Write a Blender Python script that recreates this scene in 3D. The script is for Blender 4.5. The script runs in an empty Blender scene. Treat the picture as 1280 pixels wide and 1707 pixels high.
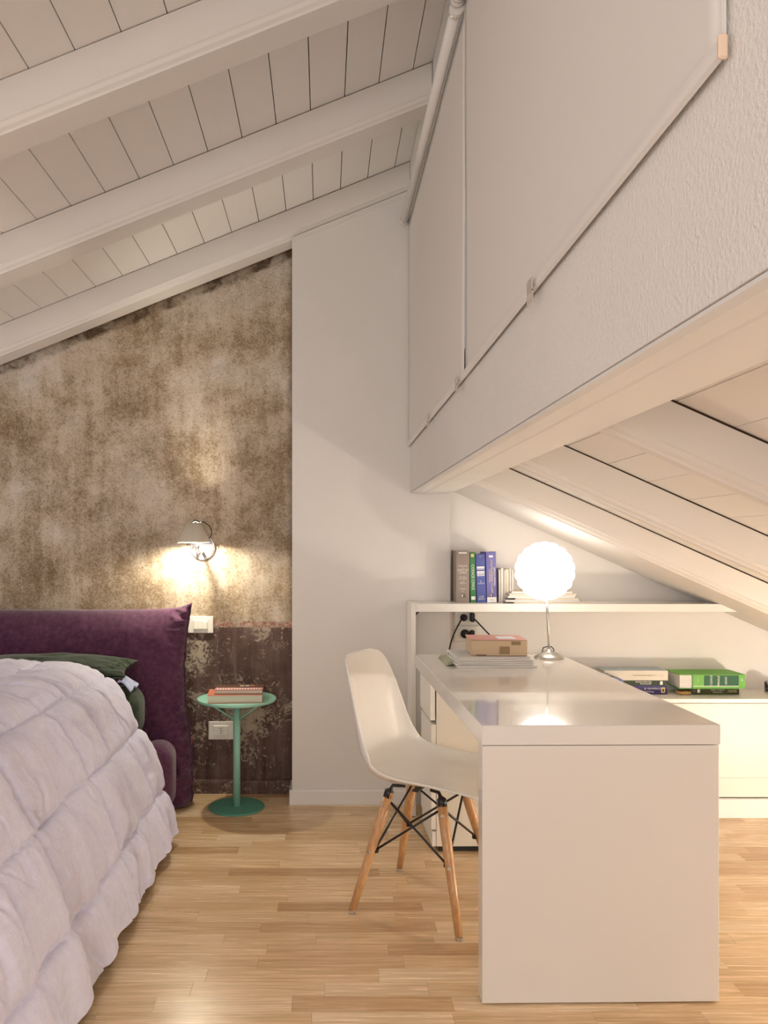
import bpy, bmesh, math, random
from mathutils import Vector, Matrix
random.seed(7)
C = bpy.context.scene.collection
S = bpy.context.scene
PI = math.pi

# ------------------------------------------------------------ camera, world, exposure
F = 1320.0; PX = 540.0; PY = 910.0; H = 1.199
cam = bpy.data.cameras.new('camera'); camo = bpy.data.objects.new('camera', cam); C.objects.link(camo)
camo.location = (0, 0, H); camo.rotation_euler = (PI / 2, 0, 0)
cam.sensor_fit = 'HORIZONTAL'; cam.sensor_width = 36; cam.lens = F / 1280 * 36
cam.shift_x = (640 - PX) / 1280; cam.shift_y = (PY - 853.5) / 1280
cam.clip_start = 0.05
S.camera = camo
S.view_settings.view_transform = 'Standard'; S.view_settings.look = 'None'
S.view_settings.gamma = 1; S.view_settings.use_curve_mapping = False
S.view_settings.exposure = 0.52
world = bpy.data.worlds.new('world'); S.world = world; world.use_nodes = True
wb = world.node_tree.nodes['Background']
wb.inputs[0].default_value = (1.0, 0.91, 0.85, 1); wb.inputs[1].default_value = 0.80
# unseen fill light added behind the camera to brighten ceiling and walls
al = bpy.data.lights.new('fill_light', 'POINT'); al.shadow_soft_size = 0.35; al.energy = 70; al.color = (1, 0.90, 0.82)
alo = bpy.data.objects.new('fill_light', al); C.objects.link(alo); alo.location = (-0.6, -2.4, 1.6)
GLOBE_L = 2.7      # desk lamp globe
FLOORLAMP_L = 250.0   # lamp standing on the floor right of the frame
BULB_L = 1250.0       # bulb of the wall lamp

# ------------------------------------------------------------ node material helpers
def mat(name, col=(.8, .8, .8), rough=.5, metal=0, coat=0, sheen=0, spec=.5):
    m = bpy.data.materials.new(name); m.use_nodes = True
    b = m.node_tree.nodes['Principled BSDF']
    b.inputs['Base Color'].default_value = (*col, 1); b.inputs['Roughness'].default_value = rough
    b.inputs['Metallic'].default_value = metal; b.inputs['Coat Weight'].default_value = coat
    b.inputs['Coat Roughness'].default_value = .04
    b.inputs['Sheen Weight'].default_value = sheen; b.inputs['Specular IOR Level'].default_value = spec
    return m
class NT:
    def __init__(s, m): s.m = m; s.t = m.node_tree; s.b = s.t.nodes['Principled BSDF']; s.tc = s.n('ShaderNodeTexCoord')
    def n(s, k, **kw):
        x = s.t.nodes.new(k)
        for a, v in kw.items(): setattr(x, a, v)
        return x
    def l(s, a, b): s.t.links.new(a, b)
    def mapping(s, scale=(1, 1, 1), rot=(0, 0, 0), src='Object'):
        mp = s.n('ShaderNodeMapping'); mp.inputs['Scale'].default_value = scale; mp.inputs['Rotation'].default_value = rot
        s.l(s.tc.outputs[src], mp.inputs['Vector']); return mp.outputs[0]
    def noise(s, vec, scale, detail=4, rough=.55, dist=0):
        x = s.n('ShaderNodeTexNoise'); x.inputs['Scale'].default_value = scale; x.inputs['Detail'].default_value = detail
        x.inputs['Roughness'].default_value = rough; x.inputs['Distortion'].default_value = dist
        s.l(vec, x.inputs['Vector']); return x.outputs['Fac']
    def ramp(s, fac, stops):
        r = s.n('ShaderNodeValToRGB'); e = r.color_ramp.elements
        while len(e) < len(stops): e.new(.5)
        for k, (p, c) in enumerate(stops):
            e[k].position = p; e[k].color = (*c, 1) if len(c) == 3 else c
        s.l(fac, r.inputs[0]); return r.outputs[0]
    def mth(s, op, a, b=None, clamp=False):
        x = s.n('ShaderNodeMath', operation=op); x.use_clamp = clamp
        for k, v in enumerate((a, b)):
            if v is None: continue
            if isinstance(v, (int, float)): x.inputs[k].default_value = v
            else: s.l(v, x.inputs[k])
        return x.outputs[0]
    def mix(s, fac, a, b, mode='MIX'):
        x = s.n('ShaderNodeMix', data_type='RGBA', blend_type=mode)
        if isinstance(fac, (int, float)): x.inputs[0].default_value = fac
        else: s.l(fac, x.inputs[0])
        for k, v in ((6, a), (7, b)):
            if isinstance(v, tuple): x.inputs[k].default_value = (*v, 1)
            else: s.l(v, x.inputs[k])
        return x.outputs[2]
    def bump(s, h, strength=.3, dist=.01):
        x = s.n('ShaderNodeBump'); x.inputs['Strength'].default_value = strength; x.inputs['Distance'].default_value = dist
        s.l(h, x.inputs['Height']); s.l(x.outputs[0], s.b.inputs['Normal'])
    def col(s, c): s.l(c, s.b.inputs['Base Color'])
def step(t, v, a, b):       # smooth 0..1 between a and b
    x = t.n('ShaderNodeMapRange'); x.interpolation_type = 'SMOOTHSTEP'
    x.inputs['From Min'].default_value = a; x.inputs['From Max'].default_value = b
    t.l(v, x.inputs['Value']); return x.outputs[0]

def plaster(name, col, scale, strength, dist=.004):
    m = mat(name, col, .85, spec=.25); t = NT(m); v = t.mapping()
    n = t.noise(v, scale, 3, .6); n2 = t.noise(v, 2.2, 3)
    t.col(t.mix(step(t, n2, .3, .75), tuple(c * .96 for c in col), col))
    t.bump(n, strength, dist); return m
M = {}
WHITE = (.82, .795, .765)
M['wall'] = plaster('white_plaster', WHITE, 110, .18)
M['rough_wall'] = plaster('rough_white_plaster', WHITE, 150, .85, .003)
M['alcove'] = plaster('smooth_plaster', (.82, .79, .76), 60, .1)
M['beam'] = plaster('painted_beam', (.80, .79, .775), 26, .4, .005)
m = mat('painted_timber', (.80, .765, .73), .6, spec=.35); t = NT(m); v = t.mapping((1.2, 14, 14))
t.bump(t.noise(v, 4, 6, .6), .14, .004); n = t.noise(t.mapping(), 3, 2); t.col(t.mix(n, (.765, .73, .70), (.83, .80, .76))); M['timber'] = m
m = mat('painted_board', (.80, .75, .69), .6, spec=.35); t = NT(m); v = t.mapping((14, 1.2, 14))
t.bump(t.noise(v, 4, 6, .6), .12, .004)
oi = t.n('ShaderNodeObjectInfo'); t.col(t.mix(oi.outputs['Random'], (.825, .795, .76), (.855, .83, .80))); M['board'] = m
M['gap'] = mat('underlay_and_gap_shade', (.05, .025, .012), .9)  # dark backing behind joints, also the painted shade above the rafters
M['trim'] = mat('white_trim_paint', (.84, .82, .79), .4)
M['lacquer'] = mat('white_gloss_lacquer', (.78, .75, .72), .16, coat=.6)
M['satin'] = mat('white_satin_laminate', (.86, .83, .78), .35)
M['cream'] = mat('cream_laminate', (.79, .75, .665), .38)
M['plastic'] = mat('white_shell_plastic', (.86, .835, .80), .22, coat=.3)
M['ivory'] = mat('ivory_switch_plastic', (.83, .80, .72), .3)
M['black'] = mat('black_metal', (.012, .012, .014), .35)
M['rubber'] = mat('black_rubber', (.015, .014, .014), .6)
M['chrome'] = mat('chrome', (.85, .85, .86), .08, 1)
M['steel'] = mat('brushed_steel', (.62, .60, .57), .28, 1)
M['blind'] = mat('blind_cloth', (.78, .745, .71), .75, spec=.2)
M['blindbar'] = mat('blind_bar_plastic', (.82, .79, .76), .35)
M['clear'] = mat('milky_clear_plastic', (.86, .80, .74), .15); M['clear'].node_tree.nodes['Principled BSDF'].inputs['Transmission Weight'].default_value = .6
M['pinkwood'] = mat('raw_wood_end', (.80, .60, .45), .6)
M['glass'] = mat('window_glass', (.95, .97, 1), .02); M['glass'].node_tree.nodes['Principled BSDF'].inputs['Transmission Weight'].default_value = 1
M['shade'] = mat('beige_lamp_shade', (.66, .60, .50), .7)
M['mint'] = mat('mint_green_metal', (.30, .60, .48), .42)
M['mintbase'] = mat('green_metal_base', (.10, .31, .23), .5)

def emis(name, col, st):
    m = mat(name, col, .5); b = m.node_tree.nodes['Principled BSDF']
    b.inputs['Emission Color'].default_value = (*col, 1); b.inputs['Emission Strength'].default_value = st; return m
M['globe'] = emis('lit_globe', (1, .92, .82), GLOBE_L)
M['floorglobe'] = emis('lit_floor_globe', (1, .92, .78), FLOORLAMP_L)
M['bulb'] = emis('lit_bulb', (1, .93, .74), BULB_L)

# parquet
m = mat('beech_parquet', (.6, .4, .22), .3, spec=.5); t = NT(m)
oi = t.n('ShaderNodeObjectInfo')
base = t.ramp(oi.outputs['Random'], [(0, (.56, .37, .205)), (.15, (.69, .50, .305)), (.5, (.80, .61, .395)), (.85, (.84, .66, .445)), (1, (.90, .75, .55))])
off = t.n('ShaderNodeVectorMath', operation='ADD'); t.l(t.mapping((1.6, 42, 8)), off.inputs[0])
cx = t.n('ShaderNodeCombineXYZ'); t.l(t.mth('MULTIPLY', oi.outputs['Random'], 37.0), cx.inputs[0]); t.l(t.mth('MULTIPLY', oi.outputs['Random'], 91.0), cx.inputs[2]); t.l(cx.outputs[0], off.inputs[1])
g = t.noise(off.outputs[0], 3.0, 6, .65, .6)
g2 = t.noise(off.outputs[0], .8, 3, .5, 1.0)
c = t.mix(step(t, g, .35, .72), (.80, .72, .62), (1.12, 1.10, 1.08)); c2 = t.mix(step(t, g2, .3, .7), (.90, .87, .82), (1.06, 1.05, 1.04))
t.col(t.mix(1.0, t.mix(1.0, base, c, 'MULTIPLY'), c2, 'MULTIPLY')); t.bump(g, .06, .002)
t.l(t.mth('ADD', t.mth('MULTIPLY', g, .12), .20), t.b.inputs['Roughness']); M['parquet'] = m

# light chair wood
m = mat('chair_beech', (.60, .33, .15), .35, coat=.2); t = NT(m); g = t.noise(t.mapping((30, 30, 2)), 4, 5, .6)
t.col(t.ramp(g, [(.3, (.50, .24, .09)), (.7, (.68, .40, .19))])); M['legwood'] = m

# cloth
def cloth(name, c1, c2, weave=900, sheen=.4, rough=.9, b=.25):
    m = mat(name, c1, rough, sheen=sheen, spec=.15); t = NT(m); v = t.mapping()
    w1 = t.n('ShaderNodeTexWave'); w1.inputs['Scale'].default_value = weave / 10; w1.bands_direction = 'X'; t.l(v, w1.inputs[0])
    w2 = t.n('ShaderNodeTexWave'); w2.inputs['Scale'].default_value = weave / 10; w2.bands_direction = 'Z'; t.l(v, w2.inputs[0])
    n = t.noise(v, 45, 5, .7); t.col(t.mix(step(t, n, .35, .7), c1, c2))
    h = t.mth('ADD', t.mth('ADD', w1.outputs['Fac'], w2.outputs['Fac']), n); t.bump(h, b, .0015); return m
M['purple'] = cloth('plum_linen', (.068, .018, .050), (.115, .038, .083), 700, .35)
M['green'] = cloth('bottle_green_cotton', (.020, .032, .018), (.045, .06, .035), 900, .2)
M['duvet'] = cloth('lavender_percale', (.68, .665, .82), (.73, .715, .86), 1500, .15, .8, .05)
m = M['duvet']; t = NT(m); n1 = t.noise(t.mapping((1, 2.4, 1)), 13, 4, .55, .7); n2 = t.noise(t.mapping((1.5, 1, 2.4), (0, .5, .4)), 26, 4, .6, .5)
rg = t.mth('ADD', t.mth('ABSOLUTE', t.mth('SUBTRACT', n1, .5)), t.mth('MULTIPLY', t.mth('ABSOLUTE', t.mth('SUBTRACT', n2, .5)), .5)); t.bump(rg, .32, .03)
M['bluesheet'] = cloth('pale_blue_cotton', (.38, .42, .62), (.48, .52, .70), 900, .1)

# distressed wallpapered wall (object space == world space: x across, z up)
def distressed(name, dado=True):
    m = mat(name, (.3, .2, .1), .62, spec=.35); t = NT(m); v = t.mapping()
    sx = t.n('ShaderNodeSeparateXYZ'); t.l(t.tc.outputs['Object'], sx.inputs[0]); X, Z = sx.outputs[0], sx.outputs[2]
    big = t.noise(v, 2.6, 5, .6); mid = t.noise(v, 9, 6, .65, .3); fine = t.noise(v, 120, 6, .8, .3); fine2 = t.noise(v, 55, 7, .85, .5)
    stv = t.mapping((14, 14, 1.3)); streak = t.noise(stv, 1.6, 4, .6)
    s = t.mth('ADD', t.mth('MULTIPLY', big, .75), t.mth('ADD', t.mth('MULTIPLY', mid, .25), t.mth('MULTIPLY', streak, .2)))
    up = t.ramp(s, [(.42, (.29, .20, .115)), (.54, (.44, .335, .225)), (.64, (.59, .49, .38)), (.76, (.70, .63, .56))])
    fl = step(t, t.mth('ADD', fine, t.mth('MULTIPLY', t.mth('SUBTRACT', s, .6), -.55)), .47, .62)
    up = t.mix(t.mth('MULTIPLY', fl, .62), up, (.135, .082, .038))
    lt = step(t, fine2, .52, .66); up = t.mix(t.mth('MULTIPLY', lt, .55), up, (.70, .62, .50))
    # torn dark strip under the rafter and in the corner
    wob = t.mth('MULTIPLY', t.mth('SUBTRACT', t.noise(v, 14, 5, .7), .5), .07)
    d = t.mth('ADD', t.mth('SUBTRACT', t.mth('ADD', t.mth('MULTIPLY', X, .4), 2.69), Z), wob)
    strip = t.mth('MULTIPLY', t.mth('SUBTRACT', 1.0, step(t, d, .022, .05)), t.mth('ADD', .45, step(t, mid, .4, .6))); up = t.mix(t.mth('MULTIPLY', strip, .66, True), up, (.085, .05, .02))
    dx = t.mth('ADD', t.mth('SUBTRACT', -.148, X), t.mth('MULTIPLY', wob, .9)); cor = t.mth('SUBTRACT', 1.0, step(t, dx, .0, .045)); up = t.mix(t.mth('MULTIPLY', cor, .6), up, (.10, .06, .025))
    hgt = t.mth('ADD', t.mth('MULTIPLY', fine, .7), mid)
    # lower dado: dark aubergine wash with cream flakes
    dk = t.ramp(t.mth('ADD', t.mth('MULTIPLY', streak, .6), t.mth('MULTIPLY', mid, .4)), [(.32, (.045, .022, .018)), (.5, (.11, .062, .052)), (.70, (.22, .145, .125))])
    flk = t.noise(v, 38, 9, .78, 1.2); msk = t.noise(v, 4.2, 3, .6)
    f = step(t, t.mth('ADD', flk, t.mth('MULTIPLY', t.mth('SUBTRACT', msk, .5), .70)), .54, .60)
    sfl = step(t, t.noise(t.mapping((60, 60, 7)), 1.5, 5, .7, .5), .61, .68)
    dk = t.mix(t.mth('MULTIPLY', t.mth('MAXIMUM', f, t.mth('MULTIPLY', sfl, .7)), .85), dk, (.47, .39, .30))
    if dado:
        zz = t.mth('ADD', Z, t.mth('MULTIPLY', wob, .15)); k = step(t, zz, .800, .806)
        red = t.mix(step(t, fine2, .40, .60), (.30, .10, .065), (.52, .44, .35))
        low = t.mix(k, dk, red); k2 = step(t, t.mth('ADD', Z, t.mth('MULTIPLY', wob, .5)), .826, .836)
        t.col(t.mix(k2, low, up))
        h = t.mth('ADD', t.mth('MULTIPLY', hgt, .6), t.mth('MULTIPLY', f, .5)); t.bump(h, .55, .006)
    else:
        t.col(dk); t.bump(f, .4, .004)
    return m
M['distressed'] = distressed('distressed_wallpaper'); M['darkbase'] = distressed('aubergine_wash', False)

def flat(name, col, rough=.6, **k):
    if name not in M: M[name] = mat(name, col, rough, **k)
    return M[name]
def paperedge(name, c1, c2, scale=600):
    m = mat(name, c1, .85, spec=.1); t = NT(m); v = t.mapping((2, 2, scale))
    t.col(t.mix(step(t, t.noise(v, 1, 2), .35, .65), c1, c2)); M[name] = m; return m
paperedge('pages', (.74, .68, .57), (.60, .54, .44)); paperedge('white_pages', (.82, .80, .77), (.62, .60, .58))

# ------------------------------------------------------------ mesh helpers
def link(name, me, m, parent=None, smooth=False):
    o = bpy.data.objects.new(name, me); C.objects.link(o)
    for x in (m if isinstance(m, (list, tuple)) else [m]):
        if x: me.materials.append(x)
    if smooth:
        for p in me.polygons: p.use_smooth = True
    if parent: o.parent = parent
    return o
def obj(name, bm, m, parent=None, smooth=False):
    bmesh.ops.recalc_face_normals(bm, faces=bm.faces)
    me = bpy.data.meshes.new(name); bm.to_mesh(me); bm.free()
    return link(name, me, m, parent, smooth)
def pyobj(name, v, f, m, parent=None, smooth=True):
    me = bpy.data.meshes.new(name); me.from_pydata([tuple(x) for x in v], [], f); me.update()
    return link(name, me, m, parent, smooth)
def B(): return bmesh.new()
def box(bm, x0, x1, y0, y1, z0, z1, bev=0, mtx=None, seg=1):
    r = bmesh.ops.create_cube(bm, size=1)
    bmesh.ops.scale(bm, vec=(x1 - x0, y1 - y0, z1 - z0), verts=r['verts'])
    bmesh.ops.translate(bm, vec=((x0 + x1) / 2, (y0 + y1) / 2, (z0 + z1) / 2), verts=r['verts'])
    vs = r['verts']
    if bev:
        es = list({e for v in vs for e in v.link_edges})
        q = bmesh.ops.bevel(bm, geom=es, offset=bev, segments=seg, affect='EDGES', profile=.5)
        vs = list({v for f in q['faces'] for v in f.verts} | {v for v in vs if v.is_valid})
    if mtx: bmesh.ops.transform(bm, matrix=mtx, verts=vs)
    return vs
def tube(bm, pts, rad, n=10, cap=True):
    pts = [Vector(p) for p in pts]; rings = []
    rad = rad if isinstance(rad, (list, tuple)) else [rad] * len(pts)
    up = Vector((0, 0, 1)); prev = None
    for i, p in enumerate(pts):
        d = (pts[min(i + 1, len(pts) - 1)] - pts[max(i - 1, 0)]).normalized()
        if prev is None:
            a = d.cross(up) if abs(d.z) < .95 else d.cross(Vector((1, 0, 0)))
        else: a = prev - d * prev.dot(d)
        a.normalize(); b = d.cross(a); prev = a
        rings.append([bm.verts.new(p + (a * math.cos(2 * PI * k / n) + b * math.sin(2 * PI * k / n)) * rad[i]) for k in range(n)])
    for r0, r1 in zip(rings, rings[1:]):
        for k in range(n): bm.faces.new((r0[k], r0[(k + 1) % n], r1[(k + 1) % n], r1[k]))
    if cap: bm.faces.new(rings[0]); bm.faces.new(rings[-1])
def lathe(bm, prof, c, n=32):
    rings = []
    for r, z in prof:
        if r < 1e-5: rings.append([bm.verts.new((c[0], c[1], c[2] + z))])
        else: rings.append([bm.verts.new((c[0] + r * math.cos(2 * PI * k / n), c[1] + r * math.sin(2 * PI * k / n), c[2] + z)) for k in range(n)])
    for a, b in zip(rings, rings[1:]):
        for k in range(n):
            k2 = (k + 1) % n
            if len(a) == 1 and len(b) == 1: continue
            if len(a) == 1: bm.faces.new((a[0], b[k], b[k2]))
            elif len(b) == 1: bm.faces.new((a[k], a[k2], b[0]))
            else: bm.faces.new((a[k], a[k2], b[k2], b[k]))
def prism(bm, poly, axis, a, b):     # poly in the two other axes, extruded along axis from a to b
    def P(p, t):
        if axis == 'y': return (p[0], t, p[1])
        if axis == 'x': return (t, p[0], p[1])
        return (p[0], p[1], t)
    v0 = [bm.verts.new(P(p, a)) for p in poly]; v1 = [bm.verts.new(P(p, b)) for p in poly]
    n = len(poly); bm.faces.new(v0); bm.faces.new(v1[::-1])
    for k in range(n): bm.faces.new((v0[k], v0[(k + 1) % n], v1[(k + 1) % n], v1[k]))
def tag(o, label, cat, group=None, kind=None):
    o['label'] = label; o['category'] = cat
    if group: o['group'] = group
    if kind: o['kind'] = kind
    return o
def thing(name, label, cat, loc=(0, 0, 0), rz=0, group=None):
    o = bpy.data.objects.new(name, None); C.objects.link(o); o.location = loc; o.rotation_euler = (0, 0, rz); o.empty_display_size = .05
    return tag(o, label, cat, group)
def struct(o, label, cat): return tag(o, label, cat, None, 'structure')
def at(x, y, Y): return Vector(((x - PX) * Y / F, Y, H - (y - PY) * Y / F))
def sm(x, a, b):
    t = min(1, max(0, (x - a) / (b - a))); return t * t * (3 - 2 * t)
from mathutils import noise as MN
def nz(*p): return MN.noise(Vector(p))
def text_mesh(body, size, m, parent, mtx, name='lettering', align='CENTER', sx=1.0):
    cu = bpy.data.curves.new('t', 'FONT'); cu.body = body; cu.size = size; cu.align_x = align; cu.align_y = 'CENTER'; cu.extrude = .0002; cu.resolution_u = 2
    o = bpy.data.objects.new('t', cu); C.objects.link(o)
    bpy.context.view_layer.update(); dg = bpy.context.evaluated_depsgraph_get()
    me = bpy.data.meshes.new_from_object(o.evaluated_get(dg)); bpy.data.objects.remove(o); bpy.data.curves.remove(cu)
    me.transform(mtx @ Matrix.Diagonal((sx, 1, 1, 1))); me.materials.clear()
    return link(name, me, m, parent)
FRONT = Matrix.Rotation(PI / 2, 4, 'X')       # text readable from -Y

# ============================================================ SETTING
YB, YP, YA = 3.845, 3.68, 3.73       # distressed wall, white pier, alcove wall
XP0, XP1 = -.148, .587               # pier sides
XW = .40                             # wall with the blinds
RZ = lambda X: H + 1.626 + .40 * X   # upper plank plane
LZ = lambda X: H + .645 - .445 * X   # lower plank plane
XL, XR, YN = -3.0, 2.75, -.6

# floor: slab, 290 nearest strips as parts, the rest joined
bm = B(); box(bm, XL, XR, YN, 3.95, -.10, -.014)
floor = struct(obj('floor', bm, M['gap']), 'strip parquet floor in warm beech tones', 'floor')
RW = .0698; y = 2.806 + RW * 15; count = 0; far = B()
while y > YN + .1:
    x = (-1.0 if 1.7 < y else XL) - random.random() * .35
    while x < XR:
        L = random.choice((.28, .36, .42, .42, .48, .55)); x1 = min(x + L, XR)
        inview = 1.86 < y - RW / 2 and x1 > -.80 and x < min(2.1, (1290 - PX) * y / F)
        x0 = max(x, XL)
        if inview and count < 296 and x1 - x0 > .03:
            bm = B(); box(bm, -(x1 - x0) / 2 + .0003, (x1 - x0) / 2 - .0003, -RW + .0004, -.0001, -.014, random.uniform(-.0004, 0))
            o = obj('strip', bm, M['parquet'], floor); o.location = ((x0 + x1) / 2, y, 0); count += 1
        elif x1 - x0 > .03:
            box(far, x0 + .0003, x1 - .0003, y - RW + .0004, y - .0001, -.014, 0)
        x += L
    y -= RW
o = obj('strip_remainder', far, M['parquet'], floor); o['kind'] = 'stuff'

# distressed wall (bed side)
bm = B(); prism(bm, [(XL, -.1), (XP0 + .02, -.1), (XP0 + .02, RZ(XP0) - .02), (XL, RZ(XL) - .02)], 'y', YB, YB + .1)
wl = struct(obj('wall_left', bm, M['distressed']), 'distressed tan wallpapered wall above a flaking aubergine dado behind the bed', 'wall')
# white pier
bm = B(); prism(bm, [(XP0, -.1), (XP1, -.1), (XP1, 1.452), (XW + .002, 1.452), (XW + .002, RZ(XW) - .14), (XP0, RZ(XP0) - .152)], 'y', YP, YB + .1)
wp = struct(obj('wall_back', bm, M['wall']), 'white plastered pier between the distressed wall and the shelf alcove', 'wall')
# alcove wall
bm = B(); prism(bm, [(XP1, -.1), (XR, -.1), (XR, LZ(XR)), (XP1, LZ(XP1))], 'y', YA, YB + .1)
wa = struct(obj('wall_alcove', bm, M['alcove']), 'smooth cream wall behind the white shelves under the low ceiling', 'wall')
bm = B(); box(bm, XP1 + .0005, XP1 + .006, YP - .001, YA, .70, .905)
struct(obj('trim_1', bm, M['pinkwood']), 'narrow bare wood edge strip at the alcove corner below the upper shelf', 'trim')
# knee wall at far right, out of sight
bm = B(); box(bm, XR, XR + .1, YN, YB + .1, -.1, .9); struct(obj('wall_knee', bm, M['alcove']), 'low white knee wall where the low ceiling ends', 'wall')
# wall with the window, four pieces round the opening
WY0, WY1, WZ0, WZ1 = .88, 3.55, 1.76, 2.62
bm = B()
def wallpiece(y0, y1, z0, z1): box(bm, XW, XW + .18, y0, y1, z0, z1)
wallpiece(YN, YP, 1.45, WZ0); wallpiece(YN, WY0, WZ0, WZ1); wallpiece(WY1, YP, WZ0, WZ1); wallpiece(YN, YP, WZ1, RZ(XW) + .06)
wr = struct(obj('wall_right', bm, M['rough_wall']), 'rough plastered white wall band carrying the roller blinds', 'wall')
# beam under it
bm = B(); prism(bm, [(XW + .003, 1.444), (XW + .016, 1.4405), (XW + .055, 1.4410), (XW + .062, 1.4395), (XW + .176, 1.4405), (XW + .186, 1.446), (XW + .186, 1.60), (XW + .181, 1.60), (XW + .181, 1.449), (XW + .003, 1.449)], 'y', YN, YP)
struct(obj('trim_2', bm, M['beam']), 'uneven painted beam soffit over the desk at the foot of the blind wall', 'beam')

# upper ceiling
CE = .004
bm = B(); prism(bm, [(XL, RZ(XL) + .022), (XW + .18, RZ(XW + .18) + .022), (XW + .18, RZ(XW + .18) + .08), (XL, RZ(XL) + .08)], 'y', YN, YB + .1)
ceil = struct(obj('ceiling', bm, M['gap']), 'upper sloping ceiling of white painted boards and rafters', 'ceiling')
pw = .126; x = -.932 - 16 * pw
while x < XW:
    x0, x1 = max(x + .0016, XL), min(x + pw - .0016, XW - .001)
    if x1 > x0 + .01:
        bm = B(); prism(bm, [(x0, RZ(x0)), (x1, RZ(x1)), (x1, RZ(x1) + .02), (x0, RZ(x0) + .02)], 'y', YN, YB)
        o = obj('board', bm, M['board'], ceil)
    x += pw
def rafter(parent, y0, th, dep, zf, xa, xb, gap):
    c = .022; s = .006
    prof = [(y0, -gap), (y0, -dep + c + .004), (y0 + s, -dep + c), (y0 + c * .55, -dep + c * .55), (y0 + c, -dep + s), (y0 + c + .004, -dep),
            (y0 + th - c - .004, -dep), (y0 + th - c, -dep + s), (y0 + th - s, -dep + c), (y0 + th, -dep + c + .004), (y0 + th, -gap)]
    bm = B(); n = 9; rings = []
    for k in range(n):
        X = xa + (xb - xa) * k / (n - 1)
        rings.append([bm.verts.new((X, p[0] + .002 * nz(X * 3, p[0] * 9, 1), zf(X) + p[1] + (.002 * nz(X * 4, p[0] * 5, 7)))) for p in prof])
    for a, b in zip(rings, rings[1:]):
        for k in range(len(prof)): bm.faces.new((a[k], a[(k + 1) % len(prof)], b[(k + 1) % len(prof)], b[k]))
    bm.faces.new(rings[0]); bm.faces.new(rings[-1][::-1])
    o = obj('rafter', bm, M['timber'], parent)
    bm = B(); prism(bm, [(xa, zf(xa) - gap - .002), (xb, zf(xb) - gap - .002), (xb, zf(xb) - .0003), (xa, zf(xa) - .0003)], 'y', y0 + .003, y0 + th - .006); obj('gap_shade_strip', bm, M['gap'], o)  # dark strip put in as the shade between rafter top and boards
    return o
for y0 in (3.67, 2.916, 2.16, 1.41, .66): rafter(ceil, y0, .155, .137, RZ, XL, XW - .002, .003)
# cover strip along the pier head
bm = B()
for k in range(2):
    a, b = XP0, XW - .005
    z = -.146 - .010 * k; prism(bm, [(a, RZ(a) + z), (b, RZ(b) + z), (b, RZ(b) + z + .010), (a, RZ(a) + z + .010)], 'y', YP - .006 + .003 * k, YP + .002)
struct(obj('trim_3', bm, M['timber']), 'thin stepped bead along the top of the white pier', 'trim')

# lower ceiling
bm = B(); prism(bm, [(XW + .181, LZ(XW + .181) + .022), (XR + .1, LZ(XR + .1) + .022), (XR + .1, LZ(XR + .1) + .08), (XW + .181, LZ(XW + .181) + .08)], 'y', YN, YB + .1)
cel = struct(obj('ceiling', bm, M['gap']), 'low sloping white board ceiling and rafters over the desk', 'ceiling')
x = .879 - 3 * .125
while x < XR:
    x0, x1 = max(x + .0014, XW + .187), min(x + .125 - .0014, XR)
    if x1 > x0 + .01:
        bm = B(); prism(bm, [(x0, LZ(x0)), (x1, LZ(x1)), (x1, LZ(x1) + .02), (x0, LZ(x0) + .02)], 'y', YN, YA)
        obj('board', bm, M['board'], cel)
    x += .125
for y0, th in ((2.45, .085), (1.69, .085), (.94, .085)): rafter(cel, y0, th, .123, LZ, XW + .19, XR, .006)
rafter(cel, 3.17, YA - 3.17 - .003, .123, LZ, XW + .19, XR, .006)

# baseboards
bm = B(); prism(bm, [(YB - .016, 0), (YB - .016, .052), (YB - .012, .062), (YB - .001, .066), (YB - .001, 0)], 'x', XL, XP0 - .001)
struct(obj('baseboard_left', bm, M['darkbase']), 'dark aubergine washed skirting below the distressed wall', 'baseboard')
bm = B(); prism(bm, [(YP - .012, 0), (YP - .012, .062), (YP - .008, .068), (YP - .001, .068), (YP - .001, 0)], 'x', XP0 - .012, .382)
box(bm, XP0 - .012, XP0 - .001, YP - .011, YB - .02, 0, .068)
struct(obj('baseboard_back', bm, M['trim']), 'white skirting along the foot of the white pier', 'baseboard')

# window behind the blinds
win = B()
for (a, b, c_, d) in ((WY0, WY1, WZ0, WZ0 + .05), (WY0, WY1, WZ1 - .05, WZ1), (WY0, WY0 + .05, WZ0 + .05, WZ1 - .05), (WY1 - .05, WY1, WZ0 + .05, WZ1 - .05), (1.42, 1.48, WZ0 + .05, WZ1 - .05), (2.82, 2.88, WZ0 + .05, WZ1 - .05)):
    box(win, XW + .07, XW + .13, a + .001, b - .001, c_ + .001, d - .001)
w1 = struct(obj('window_1', win, M['trim']), 'white framed band window hidden behind the drawn roller blinds', 'window')
for a, b in ((WY0 + .05, 1.42), (1.48, 2.82), (2.88, WY1 - .05)):
    bm = B(); box(bm, XW + .096, XW + .102, a, b, WZ0 + .05, WZ1 - .05); obj('pane', bm, M['glass'], w1)

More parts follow.
